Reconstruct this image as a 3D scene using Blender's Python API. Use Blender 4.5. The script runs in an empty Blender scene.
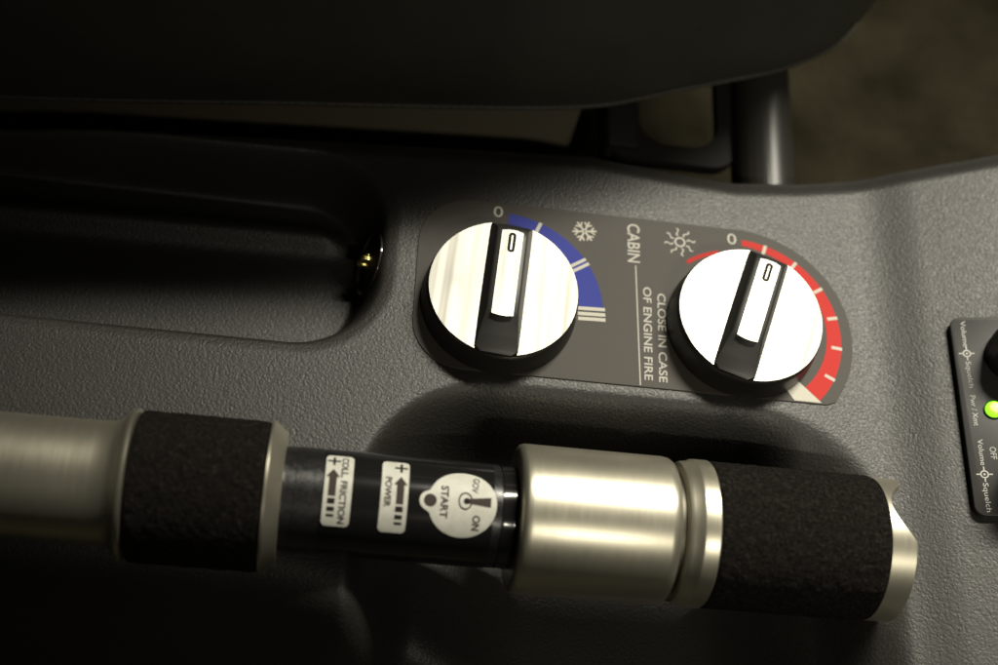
import bpy, bmesh, math, random
import numpy as np
from mathutils import Vector, Matrix, Euler
random.seed(7)
S = 0.001            # everything below is written in millimetres
scn = bpy.context.scene
COL = scn.collection
PI = math.pi

# ------------------------------------------------------------------ materials
def mat(name, base=(.5, .5, .5), rough=.5, metal=0., spec=.5, emit=None, estr=0.):
    m = bpy.data.materials.new(name); m.use_nodes = True
    nt = m.node_tree; b = nt.nodes['Principled BSDF']
    b.inputs['Base Color'].default_value = (*base, 1)
    b.inputs['Roughness'].default_value = rough
    b.inputs['Metallic'].default_value = metal
    b.inputs['Specular IOR Level'].default_value = spec
    if emit:
        b.inputs['Emission Color'].default_value = (*emit, 1)
        b.inputs['Emission Strength'].default_value = estr
    return m
def nd(m, t, **kw):
    n = m.node_tree.nodes.new(t)
    for k, v in kw.items():
        if k in n.inputs: n.inputs[k].default_value = v
        else: setattr(n, k, v)
    return n
def ln(m, a, ao, b, bi): m.node_tree.links.new(a.outputs[ao], b.inputs[bi])
def bsdf(m): return m.node_tree.nodes['Principled BSDF']
def coords(m, scale=(1, 1, 1), rot=(0, 0, 0)):
    tc = nd(m, 'ShaderNodeTexCoord'); mp = nd(m, 'ShaderNodeMapping')
    mp.inputs['Scale'].default_value = scale; mp.inputs['Rotation'].default_value = rot
    ln(m, tc, 'Object', mp, 'Vector'); return mp
def noise(m, mp, scale, detail=4, rough=.55):
    n = nd(m, 'ShaderNodeTexNoise'); n.inputs['Scale'].default_value = scale
    n.inputs['Detail'].default_value = detail; n.inputs['Roughness'].default_value = rough
    ln(m, mp, 'Vector', n, 'Vector'); return n
def ramp(m, src, out, stops):
    r = nd(m, 'ShaderNodeValToRGB'); e = r.color_ramp.elements
    while len(e) < len(stops): e.new(.5)
    for el, (p, c) in zip(e, stops):
        el.position = p; el.color = (*c, 1) if len(c) == 3 else c
    ln(m, src, out, r, 'Fac'); return r
def bump(m, src, out, strength, dist, prev=None):
    b = nd(m, 'ShaderNodeBump'); b.inputs['Strength'].default_value = strength
    b.inputs['Distance'].default_value = dist * S
    ln(m, src, out, b, 'Height')
    if prev: ln(m, prev, 'Normal', b, 'Normal')
    return b
def g3(v): return (v, v, v)

def grained(name, base, rough, amp, cell=1.15, var=.35):
    m = mat(name, base, rough, spec=.42)
    mp = coords(m, (1000, 1000, 1000))
    warp = noise(m, mp, .55, 2)
    mix = nd(m, 'ShaderNodeMix', data_type='VECTOR'); mix.inputs['Factor'].default_value = .55
    ln(m, mp, 'Vector', mix, 'A')
    add = nd(m, 'ShaderNodeVectorMath', operation='MULTIPLY_ADD')
    add.inputs[1].default_value = (1.6, 1.6, 1.6)
    ln(m, warp, 'Color', add, 0); ln(m, mp, 'Vector', add, 2)
    v = nd(m, 'ShaderNodeTexVoronoi', feature='SMOOTH_F1'); v.inputs['Scale'].default_value = 1 / cell
    v.inputs['Smoothness'].default_value = .6
    ln(m, add, 0, v, 'Vector')
    n2 = noise(m, mp, 1.5, 3)
    n3 = noise(m, mp, .35, 2)
    s = nd(m, 'ShaderNodeMath', operation='MULTIPLY_ADD'); s.inputs[1].default_value = -.9
    ln(m, v, 'Distance', s, 0); ln(m, n2, 'Fac', s, 2)
    mod = nd(m, 'ShaderNodeMath', operation='MULTIPLY'); ln(m, s, 0, mod, 0)
    rr = ramp(m, n3, 'Fac', [(.3, g3(.45)), (.7, g3(1.))]); ln(m, rr, 'Color', mod, 1)
    b = bump(m, mod, 0, 1., amp)
    ln(m, b, 'Normal', bsdf(m), 'Normal')
    big = noise(m, coords(m, (1, 1, 1)), 22, 5)
    cr = ramp(m, big, 'Fac', [(.3, tuple(c * (1 - var) for c in base)), (.7, tuple(c * (1 + var) for c in base))])
    ln(m, cr, 'Color', bsdf(m), 'Base Color')
    rg = ramp(m, n2, 'Fac', [(.3, g3(rough - .07)), (.7, g3(rough + .1))])
    ln(m, rg, 'Color', bsdf(m), 'Roughness')
    return m
def brushed(name, base, rough, stretch, amp=.004, aniso=0., var=.06):
    m = mat(name, base, rough, metal=1.)
    mp = coords(m, tuple(1000 * s for s in stretch))
    n = noise(m, mp, 1., 4, .65)
    ln(m, bump(m, n, 'Fac', 1., amp), 'Normal', bsdf(m), 'Normal')
    rg = ramp(m, n, 'Fac', [(.3, g3(rough - var)), (.7, g3(rough + var))])
    ln(m, rg, 'Color', bsdf(m), 'Roughness')
    sm = noise(m, coords(m, (1, 1, 1)), 60, 4)
    cr = ramp(m, sm, 'Fac', [(.3, tuple(c * .9 for c in base)), (.7, base)])
    ln(m, cr, 'Color', bsdf(m), 'Base Color')
    bsdf(m).inputs['Anisotropic'].default_value = aniso
    return m

M = {}
M['console'] = grained('console_plastic', (.0165, .0153, .0132), .48, .095, .7, .2)
M['placard'] = mat('placard_film', (.044, .039, .033), .6, spec=.25)
_mp = coords(M['placard'], (1000, 1000, 1000)); _n = noise(M['placard'], _mp, 3.5, 2)
ln(M['placard'], bump(M['placard'], _n, 'Fac', 1, .012), 'Normal', bsdf(M['placard']), 'Normal')
M['print'] = mat('pale_print', (.42, .405, .365), .7, spec=.15)
M['printcream'] = mat('cream_print', (.46, .44, .38), .7, spec=.15)
M['blue'] = mat('blue_print', (.036, .045, .24), .7, spec=.15)
M['red'] = mat('red_print', (.42, .030, .025), .7, spec=.15)
M['knobblack'] = mat('knob_black_plastic', (.014, .014, .012), .4)
_mp = coords(M['knobblack'], (1000, 1000, 1000)); _n = noise(M['knobblack'], _mp, 5, 3)
ln(M['knobblack'], bump(M['knobblack'], _n, 'Fac', 1, .012), 'Normal', bsdf(M['knobblack']), 'Normal')
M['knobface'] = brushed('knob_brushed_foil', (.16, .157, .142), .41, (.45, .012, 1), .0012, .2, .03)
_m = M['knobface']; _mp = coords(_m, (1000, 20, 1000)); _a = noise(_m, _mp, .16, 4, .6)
_c = ramp(_m, _a, 'Fac', [(.34, (.08, .077, .068)), (.5, (.155, .153, .14)), (.66, (.20, .198, .188))]); ln(_m, _c, 'Color', bsdf(_m), 'Base Color')  # striped reflections painted into the foil's base colour
M['alu'] = brushed('satin_aluminium', (.53, .50, .40), .35, (1.2, .12, .12), .0005, 0., .02)
bsdf(M['alu']).inputs['Metallic'].default_value = .88
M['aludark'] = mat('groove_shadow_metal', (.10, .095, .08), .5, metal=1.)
M['foam'] = mat('foam_rubber', (.014, .013, .012), .95, spec=.06)
_m = M['foam']; _mp = coords(_m, (1000, 1000, 1000))
_a = noise(_m, _mp, 1.1, 5, .7); _b = noise(_m, _mp, .35, 3)
_s = nd(_m, 'ShaderNodeMath', operation='MULTIPLY_ADD'); _s.inputs[1].default_value = .8
ln(_m, _a, 'Fac', _s, 0); ln(_m, _b, 'Fac', _s, 2)
ln(_m, bump(_m, _s, 0, 1., 1.1), 'Normal', bsdf(_m), 'Normal')
_c = ramp(_m, _a, 'Fac', [(.35, (.005, .0044, .0038)), (.56, (.0125, .011, .0095)), (.78, (.040, .033, .027))])
ln(_m, _c, 'Color', bsdf(_m), 'Base Color')
M['neck'] = mat('neck_black_enamel', (.012, .012, .012), .30)
_mp = coords(M['neck'], (1000, 1000, 1000)); _n = noise(M['neck'], _mp, .7, 4)
_r = ramp(M['neck'], _n, 'Fac', [(.3, g3(.22)), (.7, g3(.4))]); ln(M['neck'], _r, 'Color', bsdf(M['neck']), 'Roughness')
ln(M['neck'], bump(M['neck'], _n, 'Fac', 1, .02), 'Normal', bsdf(M['neck']), 'Normal')
M['film'] = mat('clear_film', (.009, .009, .009), .13)
M['sticker'] = mat('sticker_white', (.44, .43, .37), .5, spec=.3)
_mp = coords(M['sticker'], (1000, 1000, 1000)); _n = noise(M['sticker'], _mp, .4, 5)
_r = ramp(M['sticker'], _n, 'Fac', [(.3, (.46, .455, .40)), (.7, (.56, .555, .50))]); ln(M['sticker'], _r, 'Color', bsdf(M['sticker']), 'Base Color')
M['ink'] = mat('black_ink', (.02, .018, .015), .8, spec=.1)
M['inkgrey'] = mat('brown_grey_ink', (.05, .042, .036), .8, spec=.1)
M['seat'] = grained('seat_leather', (.04, .04, .032), .5, .10, 1.0, .2)
M['piping'] = mat('seat_thread', (.12, .11, .09), .4)
M['gapfiller'] = mat('gap_filler_cloth', (.11, .095, .066), .9, spec=.1)
M['carpet'] = mat('carpet_pile', (.05, .042, .024), 1., spec=.1)
_m = M['carpet']; _mp = coords(_m, (1000, 1000, 1000)); _a = noise(_m, _mp, .25, 6, .75); _b = noise(_m, _mp, .035, 3)
_c = ramp(_m, _b, 'Fac', [(.3, (.034, .029, .016)), (.7, (.075, .064, .038))]); ln(_m, _c, 'Color', bsdf(_m), 'Base Color')
ln(_m, bump(_m, _a, 'Fac', 1., 5.), 'Normal', bsdf(_m), 'Normal')
M['tube'] = mat('black_tube', (.028, .027, .023), .36, spec=.4)
_m = M['tube']; _mp = coords(_m, (900, 15, 900)); _a = noise(_m, _mp, .8, 3)
ln(_m, bump(_m, _a, 'Fac', 1., .12), 'Normal', bsdf(_m), 'Normal')
M['bracket'] = mat('bracket_black', (.008, .0075, .006), .6, spec=.3)
M['radio'] = mat('radio_face', (.022, .021, .020), .38)
_m = M['radio']; _mp = coords(_m, (1000, 1000, 1000)); _a = noise(_m, _mp, 3, 3)
ln(_m, bump(_m, _a, 'Fac', 1., .015), 'Normal', bsdf(_m), 'Normal')
M['radioprint'] = mat('radio_print', (.34, .33, .30), .5)
M['led'] = mat('green_lamp', (.2, .8, .05), .3, emit=(.30, 1., .02), estr=1.6)
M['ledhot'] = mat('green_lamp_core', (.6, 1, .2), .3, emit=(.75, 1., .10), estr=2.4)
M['brass'] = brushed('brass', (.95, .80, .28), .16, (1, 1, 1), .03)
M['lip'] = mat('smoky_plastic', (.05, .05, .045), .12, spec=.8)

# ------------------------------------------------------------------ helpers
def link(name, bm, m, parent=None, smooth=True, mats=None):
    me = bpy.data.meshes.new(name); bm.to_mesh(me); bm.free()
    for x in (mats or [m]): me.materials.append(x)
    if smooth:
        me.polygons.foreach_set('use_smooth', [True] * len(me.polygons))
    o = bpy.data.objects.new(name, me); COL.objects.link(o)
    if parent: o.parent = parent
    if smooth:
        try: me.set_sharp_from_angle(angle=math.radians(35))
        except Exception: pass
    return o
def thing(name, label, cat, loc=(0, 0, 0), rot=(0, 0, 0), group=None):
    o = bpy.data.objects.new(name, None); COL.objects.link(o)
    o.empty_display_size = .01
    o.location = Vector(loc) * S; o.rotation_euler = rot
    o['label'] = label; o['category'] = cat
    if group: o['group'] = group
    return o
def mm(bm):
    bmesh.ops.scale(bm, vec=(S, S, S), verts=bm.verts); return bm
def lathe(profile, seg=96, axis='Z', caps=(False, False)):
    """profile: list of (r, h); spun round Z, or round X"""
    bm = bmesh.new(); rings = []
    for r, h in profile:
        ring = []
        for k in range(seg):
            a = 2 * PI * k / seg
            p = (r * math.cos(a), r * math.sin(a), h)
            if axis == 'X': p = (h, r * math.cos(a), r * math.sin(a))
            ring.append(bm.verts.new(p))
        rings.append(ring)
    for a, b in zip(rings, rings[1:]):
        for k in range(seg):
            bm.faces.new((a[k], a[(k + 1) % seg], b[(k + 1) % seg], b[k]))
    if caps[0]: bm.faces.new(list(reversed(rings[0])))
    if caps[1]: bm.faces.new(rings[-1])
    bmesh.ops.recalc_face_normals(bm, faces=bm.faces)
    return bm
def prism(outline, z0, z1, bev=0., seg=2):
    bm = bmesh.new()
    lo = [bm.verts.new((x, y, z0)) for x, y in outline]
    hi = [bm.verts.new((x, y, z1)) for x, y in outline]
    n = len(outline)
    bm.faces.new(list(reversed(lo))); top = bm.faces.new(hi)
    for k in range(n): bm.faces.new((lo[k], lo[(k + 1) % n], hi[(k + 1) % n], hi[k]))
    bmesh.ops.recalc_face_normals(bm, faces=bm.faces)
    if bev:
        bmesh.ops.bevel(bm, geom=list(top.edges), offset=bev, segments=seg, affect='EDGES', profile=.5)
    return bm
def flat(outlines, z):
    bm = bmesh.new()
    for ol in outlines:
        bm.faces.new([bm.verts.new((x, y, z)) for x, y in ol])
    return bm
def rrect(x0, y0, x1, y1, r, n=8):
    rs = r if isinstance(r, (list, tuple)) else (r,) * 4   # bl, br, tr, tl
    pts = []
    for (cx, cy, a0, q) in ((x0 + rs[0], y0 + rs[0], PI, rs[0]), (x1 - rs[1], y0 + rs[1], 1.5 * PI, rs[1]),
                            (x1 - rs[2], y1 - rs[2], 0, rs[2]), (x0 + rs[3], y1 - rs[3], .5 * PI, rs[3])):
        for k in range(n + 1):
            a = a0 + k / n * PI / 2
            pts.append((cx + q * math.cos(a), cy + q * math.sin(a)))
    return pts
def arc_band(r0, r1, a0, a1, cx=0, cy=0, n=40):
    if not isinstance(r0, tuple): r0 = (r0, r0)
    a0, a1 = math.radians(a0), math.radians(a1); p = []
    for k in range(n + 1):
        a = a0 + (a1 - a0) * k / n; p.append((cx + r1 * math.cos(a), cy + r1 * math.sin(a)))
    for k in range(n, -1, -1):
        t = k / n; a = a0 + (a1 - a0) * t; r = r0[0] + (r0[1] - r0[0]) * t
        p.append((cx + r * math.cos(a), cy + r * math.sin(a)))
    return p
def quad_strip_band(r0, r1, a0, a1, z, cx=0, cy=0, n=60):
    bm = bmesh.new(); a0, a1 = math.radians(a0), math.radians(a1); prev = None
    for k in range(n + 1):
        t = k / n; a = a0 + (a1 - a0) * t
        ri = r0(t) if callable(r0) else r0
        v = [bm.verts.new((cx + q * math.cos(a), cy + q * math.sin(a), z)) for q in (ri, r1)]
        if prev: bm.faces.new((prev[0], prev[1], v[1], v[0]))
        prev = v
    bmesh.ops.recalc_face_normals(bm, faces=bm.faces)
    return bm
def bar(x0, y0, x1, y1, w):
    d = Vector((x1 - x0, y1 - y0)).normalized(); n = Vector((-d.y, d.x)) * w / 2
    return [(x0 + n.x, y0 + n.y), (x0 - n.x, y0 - n.y), (x1 - n.x, y1 - n.y), (x1 + n.x, y1 + n.y)]
def annulus(r0, r1, z, cx=0, cy=0, n=48, bm=None, sx=1, sy=1):
    bm = bm or bmesh.new(); A = []; B = []
    for k in range(n):
        a = 2 * PI * k / n
        A.append(bm.verts.new((cx + sx * r0 * math.cos(a), cy + sy * r0 * math.sin(a), z)))
        B.append(bm.verts.new((cx + sx * r1 * math.cos(a), cy + sy * r1 * math.sin(a), z)))
    for k in range(n): bm.faces.new((A[k], B[k], B[(k + 1) % n], A[(k + 1) % n]))
    return bm
def join(*bms):
    out = bms[0]
    for b in bms[1:]:
        me = bpy.data.meshes.new('tmp'); b.to_mesh(me); b.free(); out.from_mesh(me); bpy.data.meshes.remove(me)
    return out
def text_bm(body, x, y, length, height, z, rot=-PI / 2, bold=0., spacing=1.):
    """text whose first glyph starts at (x, y), capital height `height`, total run `length`,
    written downwards (rot -90 deg: tops of the letters towards +x)"""
    cu = bpy.data.curves.new('t', 'FONT'); cu.body = body; cu.size = 1; cu.offset = bold
    cu.space_character = spacing; cu.resolution_u = 4
    o = bpy.data.objects.new('t', cu); COL.objects.link(o)
    bpy.context.view_layer.update()
    me = bpy.data.meshes.new_from_object(o.evaluated_get(bpy.context.evaluated_depsgraph_get()))
    bpy.data.objects.remove(o); bpy.data.curves.remove(cu)
    bm = bmesh.new(); bm.from_mesh(me); bpy.data.meshes.remove(me)
    xs = [v.co.x for v in bm.verts]; ys = [v.co.y for v in bm.verts]
    capo = .729                                   # capital height of the built-in font at size 1
    sx = length / (max(xs) - min(xs)); sy = height / capo; mx = min(xs)
    ca, sa = math.cos(rot), math.sin(rot)
    for v in bm.verts:
        u, w = (v.co.x - mx) * sx, v.co.y * sy
        v.co = (x + u * ca - w * sa, y + u * sa + w * ca, z)
    return bm
def tubepath(pts, r, seg=8, closed=False):
    bm = bmesh.new(); rings = []; n = len(pts); P = [Vector(p) for p in pts]
    for i in range(n):
        a = P[(i - 1) % n] if (closed or i) else P[0]; b = P[(i + 1) % n] if (closed or i < n - 1) else P[-1]
        d = (b - a).normalized(); s = d.cross(Vector((0, 0, 1)))
        if s.length < 1e-4: s = Vector((1, 0, 0))
        s.normalize(); u = s.cross(d)
        rr = r[i] if isinstance(r, list) else r
        rings.append([bm.verts.new(P[i] + (s * math.cos(2 * PI * k / seg) + u * math.sin(2 * PI * k / seg)) * rr) for k in range(seg)])
    m = n if closed else n - 1
    for i in range(m):
        a, b = rings[i], rings[(i + 1) % n]
        for k in range(seg): bm.faces.new((a[k], a[(k + 1) % seg], b[(k + 1) % seg], b[k]))
    if not closed: bm.faces.new(rings[0][::-1]); bm.faces.new(rings[-1])
    bmesh.ops.recalc_face_normals(bm, faces=bm.faces)
    return bm

# ------------------------------------------------------------------ console (one moulded sheet)
def sstep(a, b, x):
    t = np.clip((x - a) / (b - a), 0, 1); return t * t * (3 - 2 * t)
def sdf_rr(X, Y, x0, y0, x1, y1, r):
    cx, cy = (x0 + x1) / 2, (y0 + y1) / 2; hx, hy = (x1 - x0) / 2 - r, (y1 - y0) / 2 - r
    dx, dy = np.abs(X - cx) - hx, np.abs(Y - cy) - hy
    return np.hypot(np.maximum(dx, 0), np.maximum(dy, 0)) + np.minimum(np.maximum(dx, dy), 0) - r
RX0, RSL = 106., .25       # where the raised right-hand part starts, and its slope
def ytop(X):
    return np.interp(X, [-260, -130, -55, 24, 45, 65, 84, 114, 145, 260], [36, 40, 45, 50.5, 48.5, 47.3, 49.5, 55.4, 61.3, 80])
def height(X, Y):
    h = RSL * 3.0 * np.log1p(np.exp((X - RX0) / 3.0))                  # soft fold, then an even slope
    h = h + 2.0 * sstep(97, 116, X)
    # storage bin
    d = sdf_rr(X, Y, -260, -17.2, -29.5, 42.5, 23)
    h = h - 20 * sstep(0.3, 8, -d) - .8 * sstep(-3, 1.5, -d)
    h = h + 4.0 * np.exp(-((Y - 26 - .02 * X) / 4.) ** 2) * sstep(6, 16, -d)
    # channel under the lever
    d = sdf_rr(X, Y, -34, -260, 103, -21.5, 34)
    h = h - 21 * sstep(0, 19, -d) - 13 * sstep(8, 50, -d) + (9 * sstep(0, 19, -d) + 4 * sstep(8, 50, -d)) * sstep(62, 96, X) * (1 - sstep(-62, -40, Y)) * 1.0 + (14 * sstep(0, 19, -d) + 7 * sstep(8, 50, -d)) * sstep(64, 80, X) * sstep(-56, -42, Y)
    # slot where the floor of the channel falls away on the left and towards the front
    line = -89 - 0.0 * X + 24 * sstep(30, -60, X) - 60 * sstep(66, 92, X)
    h = h - 150 * sstep(0, 1, (line - Y) / 60) ** 1.5 * sstep(112, 88, X)
    # rounded far edge, then the side wall
    e = Y - ytop(X)
    h = h - 2.6 * sstep(-6, 1, e) - 115 * sstep(0, 10, e)
    return h
def make_console():
    xs = np.concatenate([np.arange(-230, -150, 2.), np.arange(-150, 160, .7), np.arange(160, 231, 2.)])
    ys = np.concatenate([np.arange(-190, -110, 2.), np.arange(-110, 48, .7), np.arange(48, 84, .35), np.arange(84, 96, 2.)])
    X, Y = np.meshgrid(xs, ys); Z = height(X, Y)
    nx, ny = len(xs), len(ys)
    co = np.stack([X, Y, Z], 2).reshape(-1, 3) * S
    idx = np.arange(nx * ny).reshape(ny, nx)
    f = np.stack([idx[:-1, :-1], idx[:-1, 1:], idx[1:, 1:], idx[1:, :-1]], 2).reshape(-1, 4)
    me = bpy.data.meshes.new('console'); me.vertices.add(len(co)); me.vertices.foreach_set('co', co.ravel())
    me.loops.add(f.size); me.loops.foreach_set('vertex_index', f.ravel())
    me.polygons.add(len(f)); me.polygons.foreach_set('loop_start', np.arange(len(f)) * 4)
    me.polygons.foreach_set('loop_total', np.full(len(f), 4)); me.polygons.foreach_set('use_smooth', np.ones(len(f), bool))
    me.update(calc_edges=True); me.validate()
    me.materials.append(M['console'])
    o = bpy.data.objects.new('console', me); COL.objects.link(o); o['kind'] = 'structure'
make_console()
bm = bmesh.new()
bmesh.ops.create_grid(bm, x_segments=2, y_segments=2, size=1500)
bmesh.ops.translate(bm, verts=bm.verts, vec=(0, 0, -120))
fl = link('floor', mm(bm), M['carpet'], smooth=False); fl['kind'] = 'structure'

# ------------------------------------------------------------------ placard
KD = 64.3
pl = thing('control_placard', 'flat grey-brown placard printed with blue and red scales, under the two silver knobs', 'placard', (35, 5, 0))
def P(bm, name, m, smooth=False, par=pl, off=(-35, -5, 0)):
    bmesh.ops.translate(bm, verts=bm.verts, vec=off); return link(name, mm(bm), M[m] if isinstance(m, str) else m, par, smooth)
out = [(-8, -19.6), (86.5, -19.6)]
out = rrect(-21.8, -19.6, 60, 30.4, (13, 0.01, 0.01, 14))[:9] + [(86.2, -19.6), (88.6, -18.6)]
for k in range(0, 41):
    a = math.radians(-33 + k * (90 + 33) / 40); out.append((KD + 30.4 * math.cos(a), 30.4 * math.sin(a)))
out += rrect(-21.8, -19.6, 60, 30.4, (13, .01, .01, 14))[27:]
P(prism(out, -.6, .35, .12, 1), 'plate', 'placard')
zt = .36
b = P(quad_strip_band(20.8, 27.3, 1.5, 86.2, zt + .03), 'blue_scale', 'blue'); blue = b
def childbm(bm, name, m, parent, off=(-35, -5, 0)):
    bmesh.ops.translate(bm, verts=bm.verts, vec=off); return link(name, mm(bm), M[m], parent, False)
def clipy(bm, y):
    bmesh.ops.bisect_plane(bm, geom=list(bm.verts) + list(bm.edges) + list(bm.faces), plane_co=(0, y, 0), plane_no=(0, -1, 0), clear_outer=True)
    return bm
def radial(ang, r0, r1, w, cx=0, off=0.):
    a = math.radians(ang); d = Vector((math.cos(a), math.sin(a))); n = Vector((-d.y, d.x)) * off
    return bar(cx + d.x * r0 + n.x, d.y * r0 + n.y, cx + d.x * r1 + n.x, d.y * r1 + n.y, w)
tk = [radial(67.8, 20.8, 27.5, .95), radial(33.5, 20.8, 27.6, .9, 0, .75), radial(33.5, 20.8, 27.6, .9, 0, -.75)]
tk += [radial(2.2, 20.6, 27.8, 1., 0, 1.25 - 1.), radial(2.2, 20.6, 27.8, 1., 0, -1.25 - .05), radial(2.2, 20.6, 27.8, 1., 0, -2.75)]
for t in tk: childbm(flat([t], zt + .06), 'scale_mark', 'printcream', blue)
red = P(clipy(quad_strip_band(lambda t: 22.3 + 3.2 * t, 27.3, -43, 87, zt + .03, KD), -19.2), 'red_scale', 'red')
for a in (72.9, 53.2, 32.4, 13.1, -6.4, -26.8):
    childbm(flat([radial(a, 24.6, 27.5, .9, KD)], zt + .06), 'scale_mark', 'printcream', red)
childbm(clipy(quad_strip_band(17.6, 28.2, -55.5, -43.1, zt + .03, KD, n=6), -19.2), 'scale_end', 'printcream', red)
P(quad_strip_band(lambda t: 21.6 + .6 * t, lambda: 0, 0, 0, 0) if False else
  quad_strip_band(lambda t: 22.6 - .1 * t, 23.7, 103, 127.5, zt + .03, KD), 'red_scale_tail', 'red')
P(text_bm('0', -2.4, 25.9, 2.5, 3.4, zt + .03, 0), 'zero_mark', 'print')
P(text_bm('0', KD - 2.6, 25.6, 2.5, 3.5, zt + .03, 0), 'zero_mark', 'print')
P(text_bm('CABIN', 34.0, 28.4, 11.9, 3.45, zt + .03, bold=.012), 'lettering', 'print')
P(text_bm('CLOSE IN CASE', 41.85, 7.9, 25.7, 2.25, zt + .03, bold=.012), 'lettering', 'print')
P(text_bm('OF ENGINE FIRE', 38.05, 9.4, 27.0, 2.25, zt + .03, bold=.012), 'lettering', 'print')
P(flat([bar(36.1, 15.6, 36.9, -19.2, .32)], zt + .03), 'divider_line', 'print')
# snowflake
bm = bmesh.new(); polys = []
for k in range(6):
    a = k * PI / 3 + .12; R_ = Matrix.Rotation(a, 2)
    def q(x, y): v = R_ @ Vector((x, y)); return (22.2 + v.x, 24.4 + v.y)
    def br(x0, y0, x1, y1, w):
        return [q(*p) for p in bar(x0, y0, x1, y1, w)]
    polys += [br(.3, 0, 3.3, 0, .5), br(1.7, 0, 2.7, 1.1, .42), br(1.7, 0, 2.7, -1.1, .42)]
bm = bmesh.new()
for i, p in enumerate(polys):
    bm.faces.new([bm.verts.new((x, y, zt + .03 + .002 * i)) for x, y in p])
P(bm, 'snowflake_symbol', 'printcream')
# sun
bm = annulus(1.05, 1.55, zt + .03, 48.4, 24.4, 32)
for k in range(8):
    a = k * PI / 4 + .2; prev = None
    for j in range(9):
        t = j / 8; r = 1.9 + 2.5 * t; off = .38 * math.sin(t * 2 * PI)
        d = Vector((math.cos(a), math.sin(a))); n = Vector((-d.y, d.x))
        c = Vector((48.4, 24.4)) + d * r + n * off
        v = [bm.verts.new((*(c + n * .22), zt + .03)), bm.verts.new((*(c - n * .22), zt + .03))]
        if prev: bm.faces.new((prev[0], prev[1], v[1], v[0]))
        prev = v
P(bm, 'sun_symbol', 'print')

# ------------------------------------------------------------------ rotary knobs
def clip_disc(r, xlim, side, n=64, inset=0.):
    """segment of a disc on one side of the ridge"""
    a0 = math.acos(xlim / r)
    pts = []
    for k in range(n + 1):
        a = -a0 + 2 * a0 * k / n; pts.append((side * r * math.cos(a), r * math.sin(a)))
    return pts if side > 0 else pts[::-1]
def dish(bm, k=.33):
    y = -18
    while y < 19:
        bmesh.ops.bisect_plane(bm, geom=list(bm.verts) + list(bm.edges) + list(bm.faces), plane_co=(0, y, 0), plane_no=(0, 1, 0)); y += 1.
    for v in bm.verts: v.co.z += k * (v.co.y / 19) ** 2
    return bm
def make_knob(label, cx, rot):
    t = thing('rotary_knob', label, 'knob', (cx, 0, .35), (0, 0, rot), 'silver topped rotary knobs on the climate placard')
    link('skirt', mm(lathe([(0, .02), (19.8, .02), (20.2, .5), (20.15, 1.6), (19.9, 3.4), (19.5, 6.4), (19.25, 7.4), (18.9, 7.75), (18.0, 7.9), (0, 7.9)], 128)), M['knobblack'], t)
    for s in (-1, 1):
        bm = dish(prism(clip_disc(18.95, 5.3, s), 7.93, 8.25))
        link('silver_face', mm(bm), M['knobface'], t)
    # raised ridge: profile along y, trapezoid across x
    bm = bmesh.new(); rings = []
    L = [(-18.6, 8.5), (-17.6, 9.2), (-14, 10.2), (-10, 11.8), (-8.6, 12.5), (0, 12.5), (12.5, 12.6), (14.9, 12.6), (15.8, 11.8), (17.6, 9.5), (18.4, 8.5)]
    for y, zt_ in L:
        lim = math.sqrt(max(0, 18.9 ** 2 - y * y))
        k = max(0, min(1, (zt_ - 8) / 4.9)); wb = min(5.5, max(lim, 3.9)); wt = wb - 1.75 * k
        rings.append([bm.verts.new((x, y, z)) for x, z in ((-wb, 7.4), (-wb, 8.45), (-wt - .1, zt_ - .35 * k), (-wt + .45, zt_), (wt - .45, zt_), (wt + .1, zt_ - .35 * k), (wb, 8.45), (wb, 7.4))])
    for a, b in zip(rings, rings[1:]):
        for k in range(7): bm.faces.new((a[k], a[k + 1], b[k + 1], b[k]))
    bm.faces.new(rings[0]); bm.faces.new(rings[-1][::-1])
    bmesh.ops.recalc_face_normals(bm, faces=bm.faces)
    link('ridge', mm(bm), M['knobblack'], t)
    # silver insert on the ridge
    def zr(y): return 12.52 + .33 * (y / 19) ** 2
    ol = [(-2.75, -10.0), (-1, -10.35), (1, -10.35), (2.75, -10.0), (2.75, 13.9), (1.2, 14.3), (-1.2, 14.3), (-2.75, 13.9)]
    bm = prism(ol, 0.02, .3)
    y = -9
    while y < 14:
        bmesh.ops.bisect_plane(bm, geom=list(bm.verts) + list(bm.edges) + list(bm.faces), plane_co=(0, y, 0), plane_no=(0, 1, 0)); y += 1.
    for v in bm.verts: v.co.z += zr(v.co.y)
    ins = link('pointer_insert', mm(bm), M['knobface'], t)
    bm = bmesh.new(); n = 24; A = []; B = []
    for k in range(n):
        a = 2 * PI * k / n; oy = 1.9 if math.sin(a) >= 0 else -1.9
        for r, Lst in ((.24, A), (.95, B)):
            x, y = r * math.cos(a), 10.7 + oy + r * math.sin(a); Lst.append(bm.verts.new((x, y, zr(y) + .34)))
    for k in range(n): bm.faces.new((A[k], B[k], B[(k + 1) % n], A[(k + 1) % n]))
    link('index_mark', mm(bm), M['ink'], ins, False)
    return t
make_knob('silver and black knob beside the blue scale, pointer nearly straight up', 0, math.radians(-4.7))
make_knob('silver and black knob inside the red scale, pointer tilted clockwise', KD, math.radians(-18))

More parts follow.
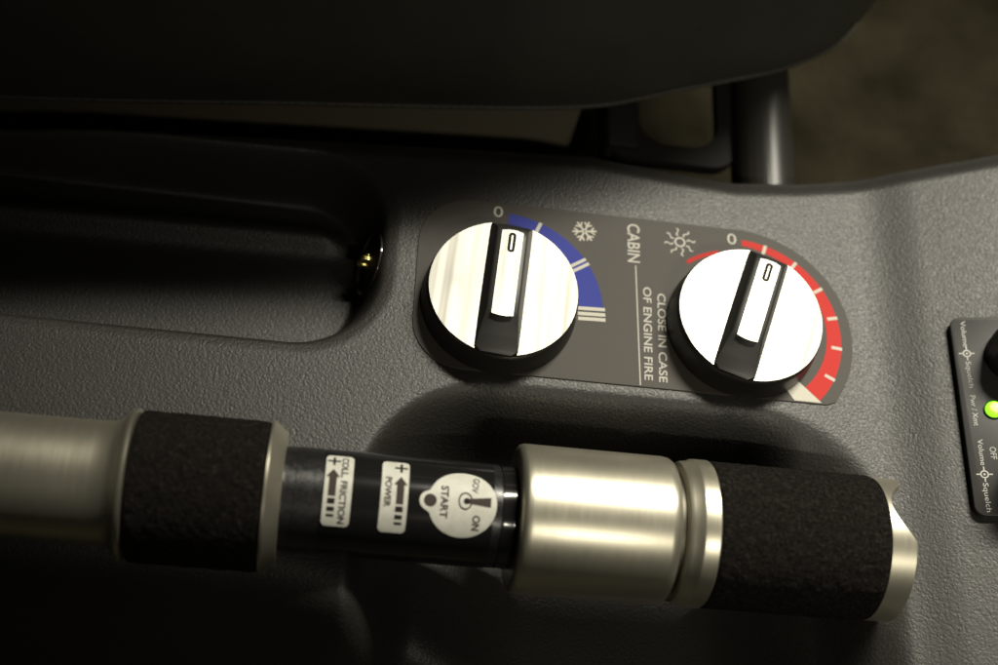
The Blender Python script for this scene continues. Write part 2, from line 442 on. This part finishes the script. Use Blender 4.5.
# ------------------------------------------------------------------ collective lever
CY, CZ = -58.8, 5.
lv = thing('control_lever', 'satin metal control lever with two black foam grips and white stickers on its neck', 'lever', (0, CY, CZ))
def turned(name, prof, m, seg=128, par=None, caps=(False, False)):
    return link(name, mm(lathe([(r, h) for h, r in prof], seg, 'X', caps)), M[m], par or lv)
turned('tube', [(-260, 13.9), (-95, 13.9), (-90, 13.95), (-87, 14.15), (-85.2, 14.9), (-84.2, 16.2), (-83.6, 17.0), (-83.0, 17.35), (-82.3, 17.35), (-82.1, 16.9), (-81.9, 12)], 'alu')
def foam_grip(x0, x1, r):
    rng = random.Random(int(x0)); bm = bmesh.new(); seg = 220; rings = []
    N = int((x1 - x0) / .6)
    prof = [(x0 + .02, r - 1.4), (x0 + .15, r - .5), (x0 + .6, r - .12)] + [(x0 + 1.2 + (x1 - x0 - 2.4) * i / N, r) for i in range(N + 1)] + [(x1 - .6, r - .12), (x1 - .15, r - .5), (x1 - .02, r - 1.4)]
    from mathutils import noise as mn
    for x, rr in prof:
        ring = []
        for k in range(seg):
            a = 2 * PI * k / seg
            p = Vector((x, rr * math.cos(a), rr * math.sin(a)))
            d = .16 * mn.noise(p * .9) + .13 * mn.noise(p * .25) + .10 * mn.noise(p * 2.1)
            q = (rr + d)
            ring.append(bm.verts.new((x, q * math.cos(a), q * math.sin(a))))
        rings.append(ring)
    for a, b in zip(rings, rings[1:]):
        for k in range(seg): bm.faces.new((a[k], a[(k + 1) % seg], b[(k + 1) % seg], b[k]))
    bmesh.ops.recalc_face_normals(bm, faces=bm.faces)
    return link('foam_grip', mm(bm), M['foam'], lv)
foam_grip(-81.8, -52.5, 17.1)
turned('bevelled_ring', [(-52.6, 12), (-52.6, 17.2), (-52.4, 17.5), (-51.9, 17.5), (-48.9, 15.0), (-48.75, 14.8), (-48.8, 11.2)], 'alu')
turned('neck', [(-49.2, 11.9), (-46, 11.9), (-45.9, 12.05), (-40.5, 12.05), (-40.4, 11.9), (0.2, 11.9), (.3, 11.55), (4.9, 11.55)], 'neck')
turned('clear_wrap', [(-39.9, 11.96), (-39.85, 12.1), (-1.5, 12.1), (-1.45, 11.96)], 'film')
turned('clear_wrap', [(.6, 11.6), (.7, 11.95), (1.6, 11.8), (3.2, 12.0), (4.2, 11.9), (4.3, 11.5)], 'film')
turned('sleeve', [(4.3, 9), (4.3, 15.2), (4.45, 16.4), (5.0, 17.1), (5.8, 17.38), (7, 17.42), (38.6, 17.42), (40.0, 17.2), (40.9, 16.6), (41.2, 15.6), (41.2, 12)], 'alu')
turned('groove', [(40.8, 14.6), (43.2, 14.6)], 'aludark')
turned('collar', [(42.4, 12), (42.4, 15.4), (42.9, 16.4), (43.8, 16.8), (45.4, 17.0), (45.9, 17.38), (46.3, 17.45), (49.6, 17.45), (49.9, 17.2), (50.0, 15)], 'alu')
foam_grip(49.95, 90.4, 17.25)
# end cap with a scooped cut-out on its rim
bm = bmesh.new(); seg = 240; ro, ri = 17.1, 15.4; rings = []
def xe(a):                      # a measured from +z (towards viewer) to +y
    a = (a + PI) % (2 * PI) - PI
    full = 96.6
    c = math.radians(19); w = math.radians(31)
    t = abs(a - c) / w
    d2 = 0 if t > 1 else (math.cos(t * PI / 2)) ** 1.15
    return full - 4.9 * d2 - .3
for (kind, rr) in (('lo', ro), ('m', ro), ('hi', ro), ('rim', ro - .25), ('rim2', ri + .2), ('in', ri), ('bot', ri), ('c', .01)):
    ring = []
    for k in range(seg):
        a = 2 * PI * k / seg; e = xe(a)
        x = {'lo': 90.2, 'm': 90.6, 'hi': e - .25, 'rim': e, 'rim2': e, 'in': e - .25, 'bot': 90.3, 'c': 90.3}[kind]
        ring.append(bm.verts.new((x, rr * math.sin(a), rr * math.cos(a))))
    rings.append(ring)
for a, b in zip(rings, rings[1:]):
    for k in range(seg): bm.faces.new((a[k], a[(k + 1) % seg], b[(k + 1) % seg], b[k]))
bmesh.ops.recalc_face_normals(bm, faces=bm.faces)
link('end_cap', mm(bm), M['alu'], lv)

# stickers wrapped on the neck: u = x, v = distance round the tube from the spot facing the camera
A0 = math.atan2(-(-161.3 - CY), 1) * 0 - math.atan2(161.3 + CY, 296 - CZ)   # angle of the viewer-facing generator
def wrap(bm, r):
    # cut so that it can bend, then wrap; z holds the lift
    vs = [v.co.y for v in bm.verts]; lo, hi = min(vs), max(vs); y = math.floor(lo / .6) * .6 + .3
    while y < hi:
        bmesh.ops.bisect_plane(bm, geom=list(bm.verts) + list(bm.edges) + list(bm.faces), plane_co=(0, y, 0), plane_no=(0, 1, 0))
        y += .6
    for v in bm.verts:
        a = A0 + v.co.y / r; q = r + v.co.z
        v.co = (v.co.x, q * math.sin(a), q * math.cos(a))
    return bm
R0 = 12.12
def W(bm, name, m, parent): return link(name, mm(wrap(bm, R0)), M[m], parent, False)
def arrow_polys(cx, top, z, head_w=3.0, head_h=2.2, w=1.5, body=4.6):
    p = [[(cx, top), (cx - head_w / 2, top - head_h), (cx - w / 2, top - head_h), (cx - w / 2, top - head_h - body), (cx + w / 2, top - head_h - body), (cx + w / 2, top - head_h), (cx + head_w / 2, top - head_h)]]
    return p
def sticker(x0, x1, y0, y1, textcall, acx, plus_y, top, body, parentname='friction_sticker', lab=None, right_text=True):
    base = prism(rrect(x0, y0, x1, y1, 1.1, 6), 0, .10)
    o = W(base, parentname, 'sticker', lv)
    if lab: o['label'] = lab
    W(textcall(), 'lettering', 'inkgrey', o)
    W(flat([rrect(acx - 1.45, plus_y - .28, acx + 1.45, plus_y + .28, .01, 1)], .14), 'plus_sign', 'ink', o)
    W(flat([rrect(acx - .28, plus_y - 1.35, acx + .28, plus_y - .285, .01, 1), rrect(acx - .28, plus_y + .285, acx + .28, plus_y + 1.35, .01, 1)], .14), 'plus_sign', 'ink', o)
    # arrow: head as triangle, shaft as quad, then three shrinking bars
    hh = 2.1; w = .85
    W(flat([[(acx, top), (acx - 1.55, top - hh), (acx + 1.55, top - hh)], [(acx - w, top - hh - .001), (acx - w, top - hh - body), (acx + w, top - hh - body), (acx + w, top - hh - .001)]], .14), 'arrow', 'inkgrey', o)
    y = top - hh - body - .45
    for h in (1.25, 1.0, .6):
        W(flat([[(acx - w, y), (acx - w, y - h), (acx + w, y - h), (acx + w, y)]], .14), 'bar_mark', 'ink', o); y -= h + .62
    return o
sticker(-39.6, -33.4, -5.3, 12.4, lambda: text_bm('COLL. FRICTION', -36.0, 11.6, 16.2, 1.5, .14, bold=.032), -37.8, 10.3, 7.9, 4.4, 'friction_sticker', 'narrow white sticker lettered COLL. FRICTION with arrow')
sticker(-27.0, -20.9, -5.7, 11.9, lambda: text_bm('POWER', -26.1, 7.0, 7.0, 1.45, .14, bold=.032), -22.7, 9.8, 7.3, 4.4, 'power_sticker', 'narrow white sticker lettered POWER with arrow')
# round governor sticker with its small ear
RC = (-8.6, 2.2)
pts = []
for k in range(72):
    a = 2 * PI * k / 72; pts.append((RC[0] + 7.75 * math.cos(a), RC[1] + 7.75 * math.sin(a)))
ear = []
o = []
for k in range(72):
    x, y = pts[k]
    a = math.degrees(2 * PI * k / 72)
    if 163 < a < 197: continue
    o.append((x, y, a))
seq = [(x, y) for x, y, a in o if a <= 163]
for k in range(0, 11):
    a = math.radians(110 + k * 14); seq.append((RC[0] - 7.5 + 2.2 * math.cos(a), RC[1] + .1 + 2.2 * math.sin(a)))
seq += [(x, y) for x, y, a in o if a >= 197]
gs = W(prism(seq, 0, .10), 'governor_sticker', 'sticker', lv); gs['label'] = 'round white sticker with GOV ON and START round a switch'
W(text_bm('START', RC[0] - 4.9, RC[1] + 3.8, 7.4, 1.7, .14, bold=.032), 'lettering', 'inkgrey', gs)
W(text_bm('GOV', RC[0] + 2.3, RC[1] + 6.5, 3.8, 1.5, .14, rot=-PI / 2 - .12, bold=.02), 'lettering', 'inkgrey', gs)
W(text_bm('ON', RC[0] + 2.5, RC[1] - 2.4, 3.4, 1.7, .14, rot=-PI / 2 - .02, bold=.032), 'lettering', 'inkgrey', gs)
W(annulus(1.3, 1.62, .14, RC[0] + .6, RC[1] + .6, 40, None, 1., 1.25), 'switch_ring', 'inkgrey', gs)
W(flat([[(RC[0] + .9, RC[1] + 1.1), (RC[0] + .9, RC[1] + .1), (RC[0] + 6.4, RC[1] - .4), (RC[0] + 6.4, RC[1] + 1.8)]], .18), 'toggle_mark', 'inkgrey', gs)
bm = bmesh.new(); bmesh.ops.create_circle(bm, cap_ends=True, radius=.7, segments=20); bmesh.ops.translate(bm, verts=bm.verts, vec=(RC[0] + .9, RC[1] + .6, .20)); W(bm, 'toggle_mark', 'ink', gs)
bm = bmesh.new(); bmesh.ops.create_circle(bm, cap_ends=True, radius=1.45, segments=32); bmesh.ops.translate(bm, verts=bm.verts, vec=(RC[0] - 7.3, RC[1] + .15, .14)); W(bm, 'button_hole', 'inkgrey', gs)

# ------------------------------------------------------------------ radio panel on the raised right part
ang = math.atan(RSL)
rx0 = 119.6; rz0 = float(height(np.array([rx0]), np.array([-20.]))[0])
rp = thing('radio_panel', 'black radio panel lettered Volume and Squelch with a green lamp, at the right edge', 'panel', (rx0, -21.5, rz0), (0, -ang, 0))
T = 2.2
link('faceplate', mm(prism(rrect(0, -27.5, 62, 27.5, 2.6, 8), -1.5, T, .35, 2)), M['radio'], rp)
def RT(body, px, y0, ln_, h, b=.0): return link('lettering', mm(text_bm(body, px, y0, ln_, h, T + .03, bold=b)), M['radioprint'], rp, False)
def target(px, py):
    bm = annulus(.75, 1.05, T + .03, px, py, 24)
    bm2 = flat([bar(px + d[0] * 1.1, py + d[1] * 1.1, px + d[0] * 2.0, py + d[1] * 2.0, .3) for d in ((0, 1), (0, -1), (1, 0), (-1, 0))], T + .035)
    bm3 = bmesh.new(); bmesh.ops.create_circle(bm3, cap_ends=True, radius=.28, segments=12); bmesh.ops.translate(bm3, verts=bm3.verts, vec=(px, py, T + .03))
    link('dial_symbol', mm(join(bm, bm2, bm3)), M['radioprint'], rp, False)
RT('Volume', 2.7, 26.3, 7.6, 1.35); target(3.3, 16.8); RT('Squelch', 2.7, 14.5, 7.5, 1.35)
RT('Pwr / Xmt', 2.6, 4.8, 8.4, 1.4)
RT('Volume', 2.9, -7.3, 7.0, 1.35); target(3.5, -16.7); RT('Squelch', 2.8, -19.0, 7.6, 1.35)
RT('OFF', 5.6, -9.4, 3.3, 1.6)
bz = lathe([(2.15, T), (2.5, T + .5), (2.5, T - .5)], 40); bmesh.ops.translate(bz, verts=bz.verts, vec=(8.0, .8, 0)); link('lamp_bezel', mm(bz), M['radio'], rp)
led = lathe([(2.1, T - .2), (2.1, T + .5), (1.8, T + 1.2), (1.1, T + 1.7), (.01, T + 1.9)], 40); bmesh.ops.translate(led, verts=led.verts, vec=(8.0, .8, 0))
ledo = link('indicator_lamp', mm(led), M['led'], rp)
core = lathe([(1.25, T + 1.45), (1.2, T + 1.75), (.7, T + 2.0), (.01, T + 2.1)], 32); bmesh.ops.translate(core, verts=core.verts, vec=(8.0, .8, 0)); link('lamp_core', mm(core), M['ledhot'], ledo)
for yy in (15.8, -19.):
    k = lathe([(7.6, T), (7.8, T + .4), (7.5, T + 3), (6.9, T + 8), (6.3, T + 12), (5.6, T + 12.6), (.01, T + 12.7)], 64)
    for v in k.verts:
        a = math.atan2(v.co.y, v.co.x); rr = math.hypot(v.co.x, v.co.y)
        if T + 1 < v.co.z < T + 12.5 and rr > 5:
            f_ = 1 + .02 * math.cos(a * 16); v.co.x *= f_; v.co.y *= f_
    bmesh.ops.translate(k, verts=k.verts, vec=(15.5, yy, 0)); link('knob', mm(k), M['knobblack'], rp)

# ------------------------------------------------------------------ seat with piping
st = thing('seat', 'dark grey leather seat cushion with thin stitched lower edge, above the console', 'seat', (0, 120, -8))
ctrl = [(-240, 44), (-135, 49.7), (-57, 59), (0, 66), (25, 70.3), (38, 74.6), (50, 79.6), (64, 84.9), (83, 92.6), (99, 102.8), (108.5, 114), (114, 127), (117, 150), (118, 200), (118, 260)]
def catmull(p, n):
    out = []
    for i in range(len(p) - 1):
        a, b, c, d = p[max(i - 1, 0)], p[i], p[i + 1], p[min(i + 2, len(p) - 1)]
        for k in range(n):
            t = k / n
            out.append(tuple(.5 * ((2 * b[j]) + (-a[j] + c[j]) * t + (2 * a[j] - 5 * b[j] + 4 * c[j] - d[j]) * t * t + (-a[j] + 3 * b[j] - 3 * c[j] + d[j]) * t ** 3) for j in range(len(b))))
    out.append(p[-1]); return out
path = catmull(ctrl, 8)
prof = [(60, -8), (10, -7.5), (2.5, -7), (.3, -5.6), (0, -4.5), (-1.2, 2), (-2.4, 14), (-2.8, 34), (-2.6, 58), (-1.4, 80), (1, 92), (5, 101), (12, 107), (26, 112), (45, 114), (75, 115)]
bm = bmesh.new(); cols = []
for i, (x, y) in enumerate(path):
    a = Vector(path[max(i - 1, 0)]); b = Vector(path[min(i + 1, len(path) - 1)]); d = (b - a).normalized(); n = Vector((-d.y, d.x))
    wob = 1.2 * math.sin(x * .045 + y * .02)
    cols.append([bm.verts.new((x + n.x * o_, y + n.y * o_ - 120 + 0, z + 8 + (wob * max(0, min(1, z / 60))))) for o_, z in prof])
for a, b in zip(cols, cols[1:]):
    for k in range(len(prof) - 1): bm.faces.new((a[k], a[k + 1], b[k + 1], b[k]))
for idx in (0, -1):     # lids: underside and top
    vs = [c[idx] for c in cols]
    far = [bm.verts.new((-240, 140, vs[0].co.z))]
    bm.faces.new(vs + far)
bmesh.ops.recalc_face_normals(bm, faces=bm.faces)
link('cushion', mm(bm), M['seat'], st)
bm = tubepath([(x, y - 120 - .2, -5.2 + 8) for x, y in path], .7, 8)
link('piping', mm(bm), M['seat'], st)
bb = prism([(-200, -46), (-84, -46), (26, -37), (26, 60), (-200, 60)], -60, 1, .5, 1)  # box added below the seat to catch light as a brown strip
link('gap_filler', mm(bb), M['gapfiller'], st)
# stitches: short threads along the piping
bm = bmesh.new(); acc = 0; last = Vector(path[0])
fine = catmull(ctrl, 60)
pts2 = [Vector(p) for p in fine]; s = 0; seg_on = None
out = []
for a, b in zip(pts2, pts2[1:]):
    s += (b - a).length
    ph = s % 2.6
    if ph < 1.7: out.append((a, b))
parts = []
for a, b in out:
    n = Vector((-(b - a).y, (b - a).x)).normalized() * .17
    o_ = Vector((0, -.72))
    q_ = [a + o_ + n, b + o_ + n, b + o_ - n, a + o_ - n]
    bm.faces.new([bm.verts.new((p.x, p.y - 120, -4.62 + 8)) for p in q_])
link('stitching', mm(bm), M['piping'], st, False)

# ------------------------------------------------------------------ tube and bracket behind the console
tb = thing('seat_tube', 'glossy black tube running from under the seat to the far edge of the console', 'tube', (80.8, 49, -21))
rot = math.radians(1.5)
bm = lathe([(.01, 0), (8.4, 0), (9.2, .4), (9.4, 1.2), (9.4, 108), (9.2, 108.4), (.01, 108.4)], 64)
bmesh.ops.rotate(bm, verts=bm.verts, cent=(0, 0, 0), matrix=Matrix.Rotation(-PI / 2, 3, 'X'))
link('tube_wall', mm(bm), M['tube'], tb)
tb.rotation_euler = (0, 0, math.radians(-1))
bk = thing('seat_bracket', 'dull black flat bracket with a large oval hole, between seat and console', 'bracket', (55, 80, -22))
bm = bmesh.new(); outer = rrect(-21, -15.5, 18.5, 40, (5, 9, 3, 3), 10); inner = rrect(-12, -9.2, 12.4, 26, (9, 9, 9, 9), 10)
def ringz(ol, z): return [bm.verts.new((x, y, z)) for x, y in ol]
oh, ih, ol_, il = ringz(outer, 2), ringz(inner, 2), ringz(outer, -2), ringz(inner, -2); n = len(outer)
for k in range(n):
    j = (k + 1) % n
    bm.faces.new((oh[k], oh[j], ih[j], ih[k])); bm.faces.new((ol_[j], ol_[k], il[k], il[j]))
    bm.faces.new((oh[j], oh[k], ol_[k], ol_[j])); bm.faces.new((ih[k], ih[j], il[j], il[k]))
bmesh.ops.recalc_face_normals(bm, faces=bm.faces)
link('plate', mm(bm), M['bracket'], bk)
link('end_block', mm(join(prism(rrect(-22.5, -13.5, -12.6, 30, 1.2, 4), -8, 5, .8, 2))), M['bracket'], bk)

# ------------------------------------------------------------------ socket in the wall of the bin
sk = thing('wall_socket', 'round smoky plastic socket with brass contact in the shaded end wall of the bin', 'socket', (-33.0, 13.6, -10.5), (0, math.radians(-72), 0))
bm = lathe([(8.6, -2.), (9.0, .5), (8.9, .9), (8.5, 1.0), (8.3, .6), (8.2, -2)], 72)
link('rim', mm(bm), M['lip'], sk)
link('insert', mm(lathe([(.01, -.5), (8.3, -.5)], 48)), M['knobblack'], sk)
bm = lathe([(.01, 1.6), (.5, 1.55), (.8, 1.2), (.95, .3), (1.2, .2), (1.2, -.5)], 20)
parts = []
for (x, y, s_) in ((1.2, .6, 1.15), (-1.1, .1, 1.2), (.3, 2.2, .7)):
    b2 = lathe([(.01, 3.2 * s_), (.45 * s_, 3.1 * s_), (.8 * s_, 2.6 * s_), (.85 * s_, 1), (1.15 * s_, .9), (1.15 * s_, -.5)], 20)
    bmesh.ops.translate(b2, verts=b2.verts, vec=(x, y, 0)); link('brass_contact', mm(b2), M['brass'], sk)
bm.free()

# ------------------------------------------------------------------ light
def area(name, loc, target, sx, sy, power, col, spread=180):
    l = bpy.data.lights.new(name, 'AREA'); l.shape = 'RECTANGLE'; l.size = sx * S; l.size_y = sy * S
    l.energy = power; l.color = col; l.spread = math.radians(spread)
    o = bpy.data.objects.new(name, l); COL.objects.link(o); o.location = Vector(loc) * S
    d = (Vector(target) - Vector(loc)).normalized()
    # keep the long side along world X
    z = -d; x = (Vector((1, 0, 0)) - z * z.x).normalized(); y = z.cross(x)
    o.rotation_euler = Matrix((x, y, z)).transposed().to_euler(); return o
area('ceiling_lamp', (440, 505, 908), (205, -40, 0), 600, 74, 2.05, (1., .945, .80), 46)
area('ceiling_tube', (345, -703, 910), (225, -20, 0), 290, 30, .21, (1., .94, .78), 30)
w = bpy.data.worlds.new('World'); scn.world = w; w.use_nodes = True
w.node_tree.nodes['Background'].inputs[0].default_value = (.9, 1., .8, 1); w.node_tree.nodes['Background'].inputs[1].default_value = .004

# ------------------------------------------------------------------ camera
cd = bpy.data.cameras.new('camera'); cam = bpy.data.objects.new('camera', cd); COL.objects.link(cam)
cam.location = Vector((-39.924, -161.341, 296.047)) * S; cam.rotation_euler = Euler((.4685, -.1533, .0359), 'XYZ')
cd.sensor_width = 36; cd.lens = 1323.45 * 36 / 998; cd.clip_start = .01; cd.clip_end = 50
cd.dof.use_dof = True; cd.dof.focus_distance = .325; cd.dof.aperture_fstop = 7.5
scn.camera = cam
scn.render.engine = 'CYCLES'
scn.view_settings.view_transform = 'Standard'; scn.view_settings.look = 'None'
scn.view_settings.exposure = 0; scn.view_settings.gamma = 1
